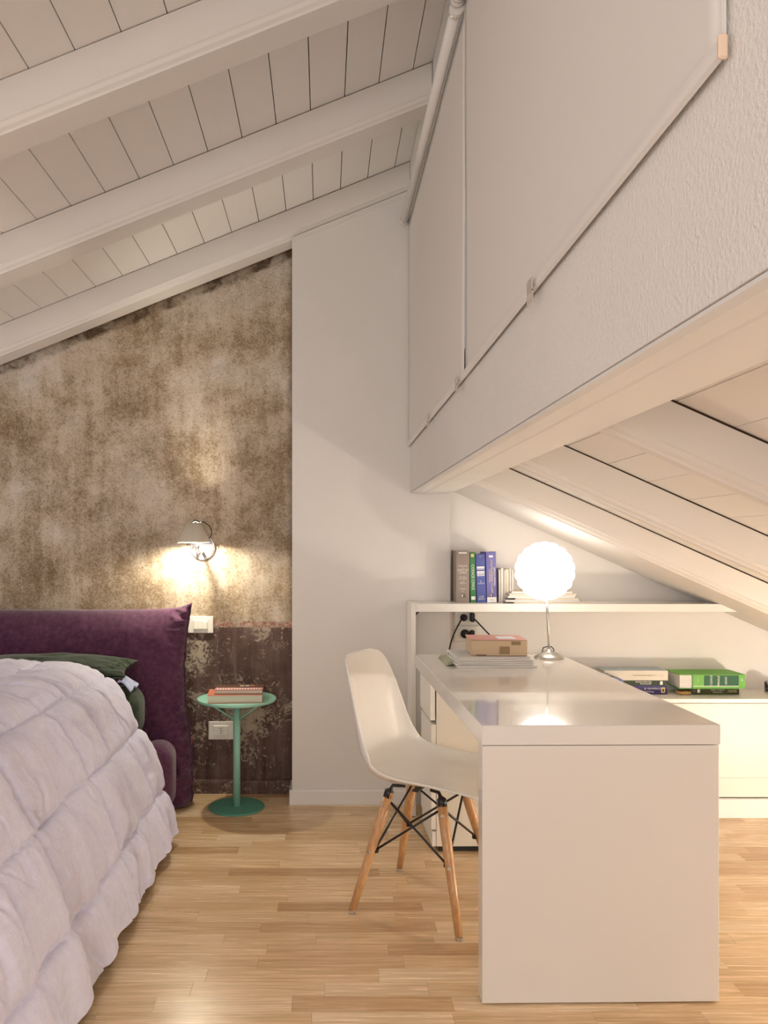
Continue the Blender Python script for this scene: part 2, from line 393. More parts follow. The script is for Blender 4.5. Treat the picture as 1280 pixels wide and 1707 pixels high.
# ============================================================ BLINDS
def blind(y0, y1, zt, zb0, zb1, label, clips, rod_end):
    xf = XW - .0062; xt = XW - .029; r = .017
    t = thing('roller_blind', label, 'blind', (xf, (y0 + y1) / 2, zb0), 0, None)
    o0 = Vector(t.location)
    def loc(p): return tuple(Vector(p) - o0)
    bm = B(); ny, nzz = 40, 24; g = []
    for i in range(ny + 1):
        Y = y0 + (y1 - y0) * i / ny; zb = zb0 + (zb1 - zb0) * i / ny
        col = []
        for k in range(nzz + 1):
            s = k / nzz; Z = zb + (zt - zb) * s
            X = xf + .004 * nz(Y * 1.6, Z * .8, y0) * (1 - .5 * s) + .0015 * nz(Y * 4, Z * 3, 5)
            col.append(bm.verts.new(loc((X, Y, Z))))
        g.append(col)
    for i in range(ny):
        for k in range(nzz): bm.faces.new((g[i][k], g[i + 1][k], g[i + 1][k + 1], g[i][k + 1]))
    o = obj('cloth', bm, M['blind'], t, True); md = o.modifiers.new('s', 'SOLIDIFY'); md.thickness = .0012
    bm = B(); tube(bm, [loc((xt, y0 + .012, zt + .004)), loc((xt, y1 - .012, zt + .004))], r, 20); obj('roller_tube', bm, M['blindbar'], t, True)
    for ya, yb in ((y0, y0 + .01), (y1 - .01, y1)):
        bm = B(); tube(bm, [loc((xt, ya, zt + .004)), loc((xt, yb, zt + .004))], r + .003, 20); obj('end_cap', bm, M['blindbar'], t)
    for ya in (y0 + .016, y1 - .022):
        bm = B(); tube(bm, [loc((xt, ya, zt + .004)), loc((xt, ya + .004, zt + .004))], r + .0025, 20); obj('ring', bm, M['chrome'], t, True)
    for ya in (y0 + .003, y1 - .006):
        bm = B(); box(bm, *[v for ab in zip(loc((xt - .004, ya, zt)), loc((XW - .001, ya + .003, zt + .03))) for v in ab]); obj('bracket', bm, M['blindbar'], t)
    bm = B(); n = 24; prof = [(-.011, .003), (-.0135, .010), (-.011, .019), (-.003, .024), (.003, .022), (.0035, .004), (-.002, 0)]
    rings = []
    for i in range(n + 1):
        Y = y0 + (y1 - y0) * i / n; zb = zb0 + (zb1 - zb0) * i / n
        rings.append([bm.verts.new(loc((xf - .001 + p[0] * .55, Y, zb - .006 + p[1]))) for p in prof])
    for a, b in zip(rings, rings[1:]):
        for k in range(len(prof)): bm.faces.new((a[k], a[(k + 1) % len(prof)], b[(k + 1) % len(prof)], b[k]))
    bm.faces.new(rings[0]); bm.faces.new(rings[-1][::-1]); obj('bottom_bar', bm, M['blindbar'], t, False)
    for yc in clips:
        zb = zb0 + (zb1 - zb0) * (yc - y0) / (y1 - y0)
        bm = B()
        box(bm, xf - .016 - o0.x, xf - .013 - o0.x, yc - .016 - o0.y, yc + .016 - o0.y, zb - .012 - o0.z, zb + .012 - o0.z)
        for dy in (-.014, 0, .014): box(bm, xf - .0155 - o0.x, xf - .0125 - o0.x, yc + dy - .002 - o0.y, yc + dy + .002 - o0.y, zb - .034 - o0.z, zb - .010 - o0.z)
        obj('clip', bm, M['clear'], t)
    if rod_end:
        bm = B(); box(bm, xf - .0085 - o0.x, xf + .001 - o0.x, y0 - .006 - o0.y, y0 - .0005 - o0.y, zb0 - .008 - o0.z, zb0 + .017 - o0.z, .002); obj('bar_end', bm, M['pinkwood'], t)
        bm = B(); tube(bm, [loc((xf - .004, y0 - .003, zb0 + .015)), loc((xf - .003, y0 - .003, zt))], .0007, 6); obj('side_cord', bm, M['blindbar'], t, True)
    return t
blind(.778, 2.205, 2.715, 1.683, 1.672, 'nearer white roller blind with the wood ended bar', (1.46,), True)
blind(2.215, 3.672, 2.70, 1.672, 1.664, 'farther white roller blind reaching the corner beside the white pier', (2.27, 2.90), False)

# ============================================================ BED
def superbox(x0, x1, y0, y1, z0, z1, bev, seg=4):
    bm = B(); box(bm, x0, x1, y0, y1, z0, z1, bev, None, seg); return bm
BX = -1.555
bed = thing('bed', 'plum linen upholstered bed with a tall cushioned headboard', 'bed', (BX, 2.5, 0))
def bl(p): return (p[0] - BX, p[1] - 2.5, p[2])
# headboard: pinched cushion
def headboard():
    nx, nzv = 150, 90; xr = -.612; xl = 2 * BX - xr; top = .925; T = .112; Yc = 3.668; vs = []; fs = []
    def pt(u, v, side):
        a = 2 * u - 1; ea = abs(a); sg = 1 if a > 0 else -1
        X = xl + (xr - xl) * u
        Z = .012 + (top - .012) * v
        edge = max(0, (ea - .86) / .14); tp = max(0, (v - .80) / .20)
        # concave edges between the pinched ears, splaying foot
        X += sg * edge * (-.034 * math.sin(PI * min(1, max(0, (v - .30) / .70))) ** .8 + .006 * (1 - v))
        Z += tp * (-.022 * (1 - ea ** 10) + .010 * sm(ea, .93, 1))
        th = T * (max(0, 1 - ea ** 14)) ** .55 * (max(0, 1 - max(0, (v - .62) / .38) ** 2.6)) ** .5 + .004
        th *= 1 - .10 * (1 - v)
        wr = sm(ea, .88, .985) * (1 - .6 * sm(ea, .985, 1))
        w = nz(X * 16, Z * 34 + X * 10, 3) * .032 * wr + nz(X * 30, Z * 70, 9) * .014 * wr
        w += (abs(nz(X * 9, Z * 30, 21)) - .2) * .045 * wr
        w += nz(X * 5, Z * 6, 2) * .008 + nz(X * 11, Z * 9, 12) * .004 * tp
        w += nz(X * 45, Z * 12, 8) * .006 * sm(v, .86, .97)
        X += sg * edge * .008 * nz(Z * 30, 4, 1) * (1 if v < .97 else 0)
        return (X, Yc + side * th + (w * side if side < 0 else 0) + .02 * v, Z)
    for side in (-1, 1):
        base = len(vs)
        for j in range(nzv + 1):
            for i in range(nx + 1):
                u = i / nx; u = .5 + .5 * math.copysign(abs(2 * u - 1) ** .6, 2 * u - 1); v = j / nzv; v = 1 - (1 - v) ** 1.3
                vs.append(bl(pt(u, v, side)))
        for j in range(nzv):
            for i in range(nx):
                q = [base + j * (nx + 1) + i, base + j * (nx + 1) + i + 1, base + (j + 1) * (nx + 1) + i + 1, base + (j + 1) * (nx + 1) + i]
                fs.append(q if side < 0 else q[::-1])
    off = (nx + 1) * (nzv + 1)
    for i in range(nx):
        fs.append([i + 1, i, off + i, off + i + 1]); a = nzv * (nx + 1) + i; fs.append([a, a + 1, off + a + 1, off + a])
    for j in range(nzv):
        a = j * (nx + 1); fs.append([a, a + nx + 1, off + a + nx + 1, off + a][::-1]); a += nx; fs.append([a, a + nx + 1, off + a + nx + 1, off + a])
    return pyobj('headboard', vs, fs, M['purple'], bed)
headboard()
bm = B(); box(bm, -.001, .001, -.012, .0, -.014, .014); o = obj('fabric_tag', bm, flat('red_tag', (.55, .03, .03)), bed); o.location = bl((-.600, 3.60, .315)); o['label'] = 'small red cloth tag'
for sx in (1, -1):
    bm = superbox(-.075, .075, -.98, 1.05, .05, .345, .068, 6)
    o = obj('side_rail', bm, M['purple'], bed, True); o.location = (sx * (-.755 - .075 - BX), 2.46 - 2.5, 0)
    bm = superbox(-.075, .075, -.10, .10, .045, .345, .07, 6)
    o = obj('corner_cushion', bm, M['purple'], bed, True); o.location = (sx * (-.652 - .075 - BX), 3.455 - 2.5, 0)
bm = superbox(-.72, .72, -.06, .06, .05, .345, .055, 5); o = obj('foot_rail', bm, M['purple'], bed, True); o.location = (0, 1.47 - 2.5, 0)
for sx in (-1, 1):
    for yy in (1.55, 3.4):
        bm = B(); lathe(bm, [(0, 0), (.03, 0), (.03, .06), (0, .06)], (sx * .78, yy - 2.5, 0), 12); obj('foot', bm, M['black'], bed)
bm = B(); box(bm, -.81, .81, -1.05, 1.0, .20, .325); obj('slat_base', bm, M['legwood'], bed).location = (0, -.04, 0)
bm = superbox(-2.23, -.880, 1.50, 3.53, .33, .60, .08, 5)
mt = tag(obj('mattress', bm, M['green'], None, True), 'mattress in a dark green sheet, its corner showing below the pillow', 'mattress')
bm = superbox(-1.02, -.785, 3.306, 3.535, .36, .590, .075, 6); obj('sheet_corner', bm, M['green'], mt, True)

# pillow in dark green slip
def pillow(cx, cy, cz, w, d, t, tilt, name, label, m):
    n = 44; vs = []; fs = []; R = Matrix.Rotation(tilt, 3, 'X')
    for side in (1, -1):
        b = len(vs)
        for j in range(n + 1):
            for i in range(n + 1):
                a, c_ = 2 * i / n - 1, 2 * j / n - 1
                ex = (1 - .07 * (1 - c_ * c_)) ; ey = (1 - .10 * (1 - a * a))
                th = t / 2 * max(0, (1 - abs(a) ** 2.6)) ** .62 * max(0, (1 - abs(c_) ** 2.4)) ** .62
                rad = max(abs(a), abs(c_))
                th += nz(a * 9, c_ * 9, side * 2) * .014 * sm(rad, .6, .95) * (1 - sm(rad, .96, 1)) + nz(a * 3, c_ * 3, 4) * .01 * (1 - rad)
                p = R @ Vector((a * w / 2 * ex, c_ * d / 2 * ey, side * (th + .002)))
                vs.append((p.x, p.y, p.z))
        for j in range(n):
            for i in range(n):
                q = [b + j * (n + 1) + i, b + j * (n + 1) + i + 1, b + (j + 1) * (n + 1) + i + 1, b + (j + 1) * (n + 1) + i]; fs.append(q if side > 0 else q[::-1])
    o = pyobj(name, vs, fs, m); o.location = (cx, cy, cz); tag(o, label, 'pillow'); return o
pillow(-1.20, 3.432, .668, .74, .24, .115, math.radians(8), 'pillow', 'dark green pillow tucked between the duvet and the headboard', M['green'])
# pale blue corner of a sheet
vs = []; fs = []; n = 14
for j in range(n + 1):
    for i in range(n + 1):
        a, c_ = i / n, j / n; vs.append((-.05 + a * .058, (c_ - .5) * .14, .012 - .035 * a * a + .006 * math.sin(c_ * 9 + a * 4)))
for j in range(n):
    for i in range(n): fs.append([j * (n + 1) + i, j * (n + 1) + i + 1, (j + 1) * (n + 1) + i + 1, (j + 1) * (n + 1) + i])
o = pyobj('sheet_fold', vs, fs, M['bluesheet']); o.location = (-.815, 3.385, .618); md = o.modifiers.new('s', 'SOLIDIFY'); md.thickness = .006
tag(o, 'pale blue corner of bed sheet peeking out under the green pillow', 'sheet')

# duvet: quilted sheet draped over the bed
PR = [(-1.62, .722), (-1.35, .724), (-1.10, .720), (-.99, .702), (-.872, .636), (-.803, .532), (-.745, .430), (-.700, .322), (-.653, .198), (-.612, .062), (-.603, .030)]
def catmull(P, n):
    out = []
    Q = [P[0]] + P + [P[-1]]
    for k in range(len(P) - 1):
        p0, p1, p2, p3 = [Vector((*q, 0)) for q in Q[k:k + 4]]
        for s in range(n):
            t_ = s / n; out.append(.5 * ((2 * p1) + (p2 - p0) * t_ + (2 * p0 - 5 * p1 + 4 * p2 - p3) * t_ ** 2 + (3 * p1 - p0 - 3 * p2 + p3) * t_ ** 3))
    out.append(Vector((*P[-1], 0))); return out
def duvet():
    c = catmull(PR, 24); L = [0]
    for a, b in zip(c, c[1:]): L.append(L[-1] + (b - a).length)
    tot = L[-1]
    def prof(s):
        s = min(max(s, 0), tot); k = 0
        lo, hi = 0, len(L) - 1
        while hi - lo > 1:
            md = (lo + hi) // 2
            if L[md] <= s: lo = md
            else: hi = md
        f_ = (s - L[lo]) / max(1e-6, L[hi] - L[lo]); p = c[lo].lerp(c[hi], f_); d = (c[hi] - c[lo]).normalized()
        return p, Vector((-d.y, d.x, 0)), tot - s
    SU, SV = .245, .262; y0, y1 = .74, 3.30; nu, nv = 480, 360; vs = []; fs = []
    # seam positions measured back from the hem
    for j in range(nv + 1):
        s = tot * j / nv; p, nrm, hem = prof(s)
        if nrm.y < 0 and nrm.x < 0: nrm = -nrm
        drop = sm(p.x, -.90, -.62)
        for i in range(nu + 1):
            Y = y0 + (y1 - y0) * i / nu
            ww = .022 * nz(Y * 2.2, s * 2.0, 3); wv = .020 * nz(Y * 2.3, s * 2.1, 31)
            u = (Y + ww - 3.285) / SU; v = (hem + wv - .185) / SV
            du = abs(u - round(u)) * SU; dv = abs(v - round(v)) * SV
            fu = 1 - math.exp(-(du / .030) ** .95); fv = 1 - math.exp(-(dv / .030) ** .95)
            ci = round(u - .5) * 7 + round(v - .5) * 3
            puff = .030 * fu * fv * (1 + .25 * math.sin(ci * 2.3))
            # puckers running away from the seams, broad soft folds inside the pockets
            puff *= .45 + .55 * sm(hem, .0, .16)
            pk = .0075 * nz(Y * 38, s * 7, 5) * math.exp(-(dv / .05)) + .0075 * nz(Y * 7, s * 38, 8) * math.exp(-(du / .05))
            fold = .020 * nz(Y * 11 + s * 3, s * 3.2, 2) * fu * fv * (1 - drop * .3) + .010 * nz(Y * 5 + 3, s * 12, 17) * fv * fu * (1 - drop)
            ridge = -.015 * max(0, 1 - abs(nz(Y * 6.5 - s * 2.2, s * 2.0 + Y, 23)) / .10) * fu * fv
            dsp = puff + pk + fold + ridge - .009 * math.exp(-(du / .007) ** 2) - .007 * math.exp(-(dv / .007) ** 2)
            wave = drop * (.009 * math.sin(Y * 2 * PI / (SU * 1.02) + 1.1 + 1.3 * nz(Y * 1.5, 1, 1)) + .014 * nz(Y * 3, 9, 4))
            X = p.x + nrm.x * dsp + wave; Z = p.y + nrm.y * dsp
            # scalloped hem and rumple on top
            Z += sm(hem, .17, 0) * (.014 * abs(math.sin(PI * (u))) * -1 + .020 + .012 * nz(Y * 4, 2, 2))
            Z += (1 - drop) * .014 * nz(Y * 2.2, p.x * 2.4, 6)
            yy = Y - sm(Y, 3.10, 3.30) * drop * .075 + .004 * nz(s * 8, Y * 3, 2)
            edge = sm(Y, y1 - .03, y1); X -= nrm.x * .03 * edge; Z -= nrm.y * .03 * edge
            dft = max(0, 1.36 - Y)          # the foot end hangs down over the bed end
            if dft > 0: yy = 1.36 - .11 * sm(dft, 0, .16) + dsp * -.8; Z = max(.03 + .01 * nz(X * 5, 3, 3), Z - max(0, dft - .05))
            vs.append((X - BX, yy - 2.4, max(Z, .012) - .3))
    W = nu + 1
    for j in range(nv):
        for i in range(nu): fs.append([j * W + i, (j + 1) * W + i, (j + 1) * W + i + 1, j * W + i + 1])
    # far half of the bed, mirrored and coarser
    nb = len(vs); q_ = 4; W2_ = nu // q_ + 1
    for j in range(0, nv + 1, q_):
        for i in range(0, nu + 1, q_):
            p_ = vs[j * W + i]; vs.append((-p_[0], p_[1], p_[2]))
    for j in range(nv // q_):
        for i in range(nu // q_): fs.append([nb + j * W2_ + i, nb + j * W2_ + i + 1, nb + (j + 1) * W2_ + i + 1, nb + (j + 1) * W2_ + i])
    for i in range(nu // q_): fs.append([i * q_, i * q_ + 1, i * q_ + 2, i * q_ + 3, i * q_ + 4, nb + i + 1, nb + i])
    o = pyobj('duvet', vs, fs, M['duvet']); o.location = (BX, 2.4, .3)
    md = o.modifiers.new('s', 'SOLIDIFY'); md.thickness = .006; md.offset = -1
    tag(o, 'lavender grey box quilted duvet spread over the bed down to the floor', 'duvet')
duvet()

# ============================================================ DESK, DRAWERS
desk = thing('desk', 'white gloss desk with slab end panel standing across from the shelves', 'desk', (.412, 2.067, 0), math.radians(.85))
DW, DL, DH = .628, 1.365, .73
bm = B(); box(bm, 0, DW, 0, DL, DH - .052, DH, .0015); obj('desktop', bm, M['lacquer'], desk)
bm = B(); box(bm, .001, DW - .004, .0, .048, .004, DH - .0535, .0015); obj('end_panel', bm, M['lacquer'], desk)
bm = B(); box(bm, .20, DW - .004, DL - .03, DL - .002, .004, DH - .0535, .001); obj('end_panel', bm, M['lacquer'], desk)
for xx in (.03, DW - .05):
    bm = B(); box(bm, xx, xx + .03, .01, .04, .0, .0042); obj('glide', bm, M['rubber'], desk)
ped = thing('drawer_unit', 'white two drawer pedestal standing under the far end of the desk', 'drawers', (.440, 3.100, 0), math.radians(.85))
bm = B(); box(bm, 0, .40, 0, .30, .022, .664, .001); obj('carcass', bm, M['cream'], ped)
bm = B(); box(bm, .012, .39, .01, .29, .0, .0222); obj('plinth', bm, M['rubber'], ped)
for z0, z1, dx in ((.515, .655, -.004), (.088, .500, 0)):
    d = B(); box(d, -.0205 + dx, -.0012 + dx, 0.001, .285, z0, z1, .0012); o = obj('drawer', d, M['satin'], ped)
    bm = B(); box(bm, -.017 + dx, -.004 + dx, .02, .26, z1 - .0, z1 + .007); obj('finger_rail', bm, M['steel'], o)
bm = B(); box(bm, -.016, -.0012, .002, .285, .022, .080); obj('kick_board', bm, M['satin'], ped)

# ============================================================ SHELF UNIT
su = thing('shelf_unit', 'built in white shelf unit with a long low cabinet against the alcove wall', 'shelf', (.385, YA - .002, 0))
def sb(name, x0, x1, y0, y1, z0, z1, m=M['satin'], bev=.001):
    bm = B(); box(bm, x0 - .385, x1 - .385, y0 - YA + .002, y1 - YA + .002, z0, z1, bev); return obj(name, bm, m, su)
sb('side_panel', .385, .406, 3.50, YP - .003, .004, .945)
sb('upper_shelf', .4065, 1.838, 3.50, YP - .003, .907, .942)
sb('shelf_back', XP1 + .010, 1.755, YP - .003, YA - .003, .907, .942)
sb('cabinet_top', 1.06, 2.65, 3.498, YA - .003, .505, .523)
sb('cabinet_body', 1.06, 2.65, 3.535, YA - .003, .10, .5045, M['cream'])
sb('door', 1.062, 2.098, 3.502, 3.534, .173, .502, M['cream'])
sb('door', 2.102, 2.648, 3.502, 3.534, .173, .502, M['cream'])
sb('bottom_rail', 1.06, 2.65, 3.512, 3.5345, .084, .170, M['cream'])
sb('kick_board', 1.06, 2.65, 3.486, 3.505, .0, .083, M['trim'])
bm = B(); prism(bm, [(.407, .9065), (.422, .9065), (.407, .890)], 'y', 3.505, 3.53); o = obj('corner_bracket', bm, M['black'], su); o.location = (-.385, -YA + .002, 0)

# ============================================================ SOCKETS, SWITCHES
def plate(name, label, x0, x1, y0, y1, Y, kind):
    a, b = at(x0, y1, Y), at(x1, y0, Y); cx, cz = (a.x + b.x) / 2, (a.z + b.z) / 2; w, h = b.x - a.x, b.z - a.z
    t = thing(name, label, 'switch' if kind == 's' else 'socket', (cx, Y, cz))
    bm = B(); box(bm, -w / 2, w / 2, -.012, -.0005, -h / 2, h / 2, .003, None, 2); obj('cover_plate', bm, M['ivory'], t)
    fr = B(); box(fr, -w * .30, w * .30, -.0145, -.0118, -h * .29, h * .29, .001); obj('inner_frame', fr, M['ivory'], t)
    return t, w, h
t, w, h = plate('light_switch', 'ivory triple light switch on the wall beside the headboard', 314, 356, 1027, 1055, YB, 's')
for k in range(3):
    bm = B(); box(bm, -w * .085 + 0, w * .085, -.018, -.0142, -h * .26, h * .26 - (.0 if k < 2 else .006), .0012); o = obj('rocker', bm, M['ivory'], t); o.location = ((k - 1) * w * .185, 0, 0)
t, w, h = plate('wall_socket', 'ivory wall socket low on the aubergine dado behind the green table', 348, 390, 1202, 1232, YB, 'p')
for k in range(3):
    bm = B(); box(bm, -w * .085, w * .085, -.0165, -.0142, -h * .26, h * .26, .0008); o = obj('module', bm, M['ivory'], t); o.location = ((k - 1) * w * .185, 0, 0)
for k in (-1, 0, 1):
    bm = B(); tube(bm, [(0, -.0172, k * .011), (0, -.0160, k * .011)], .0026, 10); obj('hole', bm, M['black'], t)

YS = YA
def wsocket(label, cx, cy, plugs):
    p = at(cx, cy, YS); t = thing('wall_socket', label, 'socket', tuple(p))
    bm = B(); box(bm, -.062, .062, -.010, -.0005, -.036, .036, .002, None, 2); obj('cover_plate', bm, M['ivory'], t)
    bm = B(); box(bm, -.042, .042, -.0125, -.0098, -.024, .024, .001); obj('inner_frame', bm, M['ivory'], t)
    return t, p
ts, ps = wsocket('upper white double socket below the shelf behind the desk', 779, 1029, 2)
ts2, ps2 = wsocket('lower white double socket just above the paper pile', 779, 1056, 2)
def plug(px, py, r, d, label, cord=None, flatp=False):
    p = at(px, py, YS); t = thing('power_plug', label, 'plug', (p.x, YS - .0128, p.z))
    bm = B()
    if flatp: box(bm, -.010, .010, -d, -.0005, -.021, .021, .006, None, 3)
    else: tube(bm, [(0, -.0005, 0), (0, -.006, 0), (0, -.010, 0), (0, -d, 0)], [r, r, r * .82, r * .6], 20)
    obj('plug_body', bm, M['rubber'], t, True)
    if cord:
        pts = [Vector(q) - Vector(t.location) for q in cord]; Q = []
        cc = [pts[0]] + pts + [pts[-1]]
        for k in range(len(pts) - 1):
            for s in range(8):
                f_ = s / 8; p0, p1, p2, p3 = cc[k:k + 4]
                Q.append(.5 * ((2 * p1) + (p2 - p0) * f_ + (2 * p0 - 5 * p1 + 4 * p2 - p3) * f_ ** 2 + (3 * p1 - p0 - 3 * p2 + p3) * f_ ** 3))
        Q.append(pts[-1]); bm = B(); tube(bm, Q, .0034, 8); obj('cord', bm, M['rubber'], t, True)
    return t
c1 = [at(771, 1029, YS - .035), at(766, 1038, YS - .05), at(756, 1058, YS - .07), at(749, 1082, YS - .09), at(747, 1110, YS - .10)]
c2 = [at(787, 1028, YS - .035), at(793, 1034, YS - .05), at(806, 1048, YS - .08), at(822, 1065, YS - .11), at(838, 1086, YS - .14)]
plug(772, 1029, .017, .036, 'black plug with a cord curving down left, upper socket', c1)
plug(785, 1028, .012, .036, 'black flat plug with a cord running down right, upper socket', c2, True)
plug(774, 1056, .021, .034, 'round black plug at the left of the lower socket')
plug(785, 1057, .010, .034, 'flat black plug at the right of the lower socket', None, True)

# ============================================================ CHAIR
def chair():
    t = thing('side_chair', 'white moulded shell chair on beech dowel legs pulled up to the desk', 'chair', (.345, 2.665, 0), math.atan2(-.485, .874))
    PF = [(.262, .398), (.252, .418), (.225, .432), (.15, .436), (.06, .428), (-.03, .420), (-.105, .425), (-.160, .448), (-.195, .495), (-.213, .555), (-.226, .63), (-.238, .705), (-.250, .77), (-.258, .805), (-.262, .822), (-.262, .828)]
    WD = [.13, .172, .205, .226, .236, .238, .236, .230, .222, .212, .200, .186, .166, .143, .112, .075]
    CU = [.000, .004, .010, .022, .038, .052, .066, .078, .080, .072, .060, .048, .036, .026, .016, .008]
    P = catmull(PF, 4); Wd = [v.x for v in catmull([(w, 0) for w in WD], 4)]; Cu = [v.x for v in catmull([(w, 0) for w in CU], 4)]
    n = len(P); nv = 32; vs = []; fs = []
    for k in range(n):
        d = (P[min(k + 1, n - 1)] - P[max(k - 1, 0)]).normalized(); nr = Vector((d.y, -d.x, 0))
        if nr.dot(Vector((.35, .75, 0))) < 0: nr = -nr
        for i in range(nv + 1):
            a = 2 * i / nv - 1; a = math.copysign(abs(a) ** .8, a)
            lift = Cu[k] * abs(a) ** 2.6; lat = Wd[k] * (a - .10 * a * abs(a) ** 5 * (Cu[k] / .08))
            q = P[k] + nr * lift
            vs.append((q.x, lat, q.y))
    for k in range(n - 1):
        for i in range(nv): fs.append([k * (nv + 1) + i, k * (nv + 1) + i + 1, (k + 1) * (nv + 1) + i + 1, (k + 1) * (nv + 1) + i])
    o = pyobj('seat_shell', vs, fs, M['plastic'], t); md = o.modifiers.new('s', 'SOLIDIFY'); md.thickness = .007; md.offset = 0
    b_ = o.modifiers.new('b', 'SUBSURF'); b_.levels = 1; b_.render_levels = 1
    fx, fy = .182, .193; top = {}; lowp = {}
    for sx in (-1, 1):
        for sy in (-1, 1):
            b = Vector((sx * fx, sy * fy, .010)); a = Vector((sx * fx * .50, sy * fy * .52, .385))
            bm = B(); tube(bm, [b, b.lerp(a, .3), b.lerp(a, .75), a], [.0115, .0145, .0165, .0155], 18); lg = obj('leg', bm, M['legwood'], t, True)
            bm = B(); lathe(bm, [(0, -.010), (.012, -.010), (.0125, -.004), (.012, .002), (0, .002)], b, 16); obj('glide', bm, M['steel'], lg)
            top[sx, sy] = b.lerp(a, .93); lowp[sx, sy] = b.lerp(a, .50)
            out = Vector((sx * .2, sy * 1.0, .0)).normalized()
            for q in (b.lerp(a, .89), b.lerp(a, .50)):
                bm = B(); tube(bm, [q + out * .010, q + out * .0172], .0062, 12); obj('bolt', bm, M['steel'], lg)
            bm = B(); e = a + Vector((-sx * .01, -sy * .004, .022)); tube(bm, [a.lerp(b, .05), a + Vector((0, 0, .004)), e.lerp(a, .5), e, Vector((sx * .045, sy * .075, .404))], [.0160, .0155, .0065, .0055, .005], 12); obj('bracket', bm, M['black'], t, True)
            bm = B(); lathe(bm, [(0, 0), (.010, 0), (.010, .01), (0, .01)], (lowp[sx, sy].x - sx * .014, lowp[sx, sy].y - sy * .008, lowp[sx, sy].z - .005), 10); obj('strut_end', bm, M['black'], lg)
    ks = [(-1, -1), (1, -1), (1, 1), (-1, 1)]
    for k in range(4):
        a, b = ks[k], ks[(k + 1) % 4]
        for p, q in ((a, b), (b, a)):
            bm = B(); tube(bm, [lowp[p] + Vector((-p[0] * .010, -p[1] * .006, 0)), top[q] + Vector((-q[0] * .004, -q[1] * .004, 0))], .0038, 8); obj('strut', bm, M['black'], t, True)
    bm = B()
    box(bm, -.10, .10, -.010, .010, .398, .404); box(bm, -.010, .010, -.10, .10, .398, .404)
    obj('spider', bm, M['black'], t)
chair()

# ============================================================ SIDE TABLE
st = thing('side_table', 'round mint green metal side table on a disc foot', 'table', (-.40, 3.63, 0))
bm = B(); lathe(bm, [(0, 0), (.124, 0), (.127, .003), (.127, .007), (.124, .009), (0, .009)], (0, 0, 0), 48); o = obj('foot_disc', bm, M['mintbase'], st); o['label'] = 'darker green disc foot'
bm = B(); lathe(bm, [(0, .009), (.0165, .009), (.0165, .490), (0, .490)], (0, 0, 0), 28); obj('pole', bm, M['mint'], st, True)
bm = B(); lathe(bm, [(0, .490), (.176, .490), (.180, .494), (.180, .503), (.177, .503), (.174, .499), (0, .499)], (0, 0, 0), 64); obj('tray_top', bm, M['mint'], st)
for ang in (205, 330, 85):
    a = math.radians(ang); d = Vector((math.cos(a), math.sin(a), 0))
    bm = B(); tube(bm, [d * .014 + Vector((0, 0, .405)), d * .135 + Vector((0, 0, .491))], .0048, 10); obj('brace', bm, M['mint'], st, True)

# ============================================================ BOOK BUILDER
def book_upright(name, label, x, w, h, d, yf, z, col, lean=0, pages='pages', group=None):
    t = thing(name, label, 'book', (x, yf, z), 0, group); t.rotation_euler = (0, lean, 0)
    m = flat(name + str(round(x, 3)), col, .45)
    bm = B(); box(bm, 0, w, 0, .0035, 0, h, .0012); box(bm, 0, .0025, .0035, d, 0, h); box(bm, w - .0025, w, .0035, d, 0, h); obj('cover', bm, m, t)
    bm = B(); box(bm, .0026, w - .0026, .0036, d - .004, .003, h - .004); obj('page_block', bm, M[pages], t)
    return t
def stxt(t, body, size, x, z, col, rot=0, sx=1.0):
    m = flat('ink' + str(col), col, .5)
    return text_mesh(body, size, m, t, Matrix.Translation((x, -.0006, z)) @ FRONT @ Matrix.Rotation(rot, 4, 'Z'), sx=sx)
def sbox(t, x0, x1, z0, z1, col, name='label_patch', y=-.0004):
    bm = B(); box(bm, x0, x1, y, .0004, z0, z1); return obj(name, bm, flat('ink' + str(col), col, .5), t)
SZ = .9422; YFb = 3.585; k_ = YFb / F
GB = 'upright books on the upper shelf'
WHT = (.82, .80, .76); YEL = (.75, .62, .20)
b1 = book_upright('book', 'tall taupe law book, leftmost of the upright books on the upper shelf', XP1 + .011, .060, .236, .130, YFb, SZ, (.30, .24, .205), 0, 'pages', GB)
for s, sz, z in (('MANUALE', .009, .166), ('DI', .007, .157), ('DIRITTO', .0125, .147), ('CIVILE', .0125, .135), ('Francesco', .007, .117), ('Caringella', .009, .109), ('Luca', .007, .096), ('Buffoni', .009, .088), ('CEDAM', .008, .062), ('2011', .006, .052)): stxt(b1, s, sz, .030, z, WHT)
sbox(b1, .012, .048, .222, .228, WHT); sbox(b1, .022, .042, .024, .038, (.08, .06, .06)); sbox(b1, .0245, .031, .026, .036, WHT, 'emblem', -.0008); stxt(b1, '1', .010, .037, .031, WHT)
b2 = book_upright('book', 'slim green book between the taupe and the navy upright books', XP1 + .077, .026, .228, .125, YFb + .004, SZ, (.045, .20, .075), -.022, 'pages', GB)
stxt(b2, 'CODICE CIVILE', .017, .013, .115, WHT, -PI / 2); sbox(b2, .006, .020, .206, .220, YEL); sbox(b2, .004, .022, .012, .028, WHT)
b3 = book_upright('book', 'navy blue upright book with white bands, third from the left', XP1 + .106, .042, .220, .128, YFb + .002, SZ, (.075, .10, .34), -.030, 'pages', GB)
for z0, z1 in ((.155, .163), (.150, .153), (.133, .142), (.127, .131), (.120, .124)): sbox(b3, .004, .038, z0, z1, WHT)
stxt(b3, 'IL', .010, .021, .096, WHT); stxt(b3, 'CODICE', .008, .021, .086, WHT); stxt(b3, 'CASI', .010, .021, .026, WHT); stxt(b3, 'PENALI', .009, .021, .016, WHT); stxt(b3, '***', .008, .021, .207, WHT)
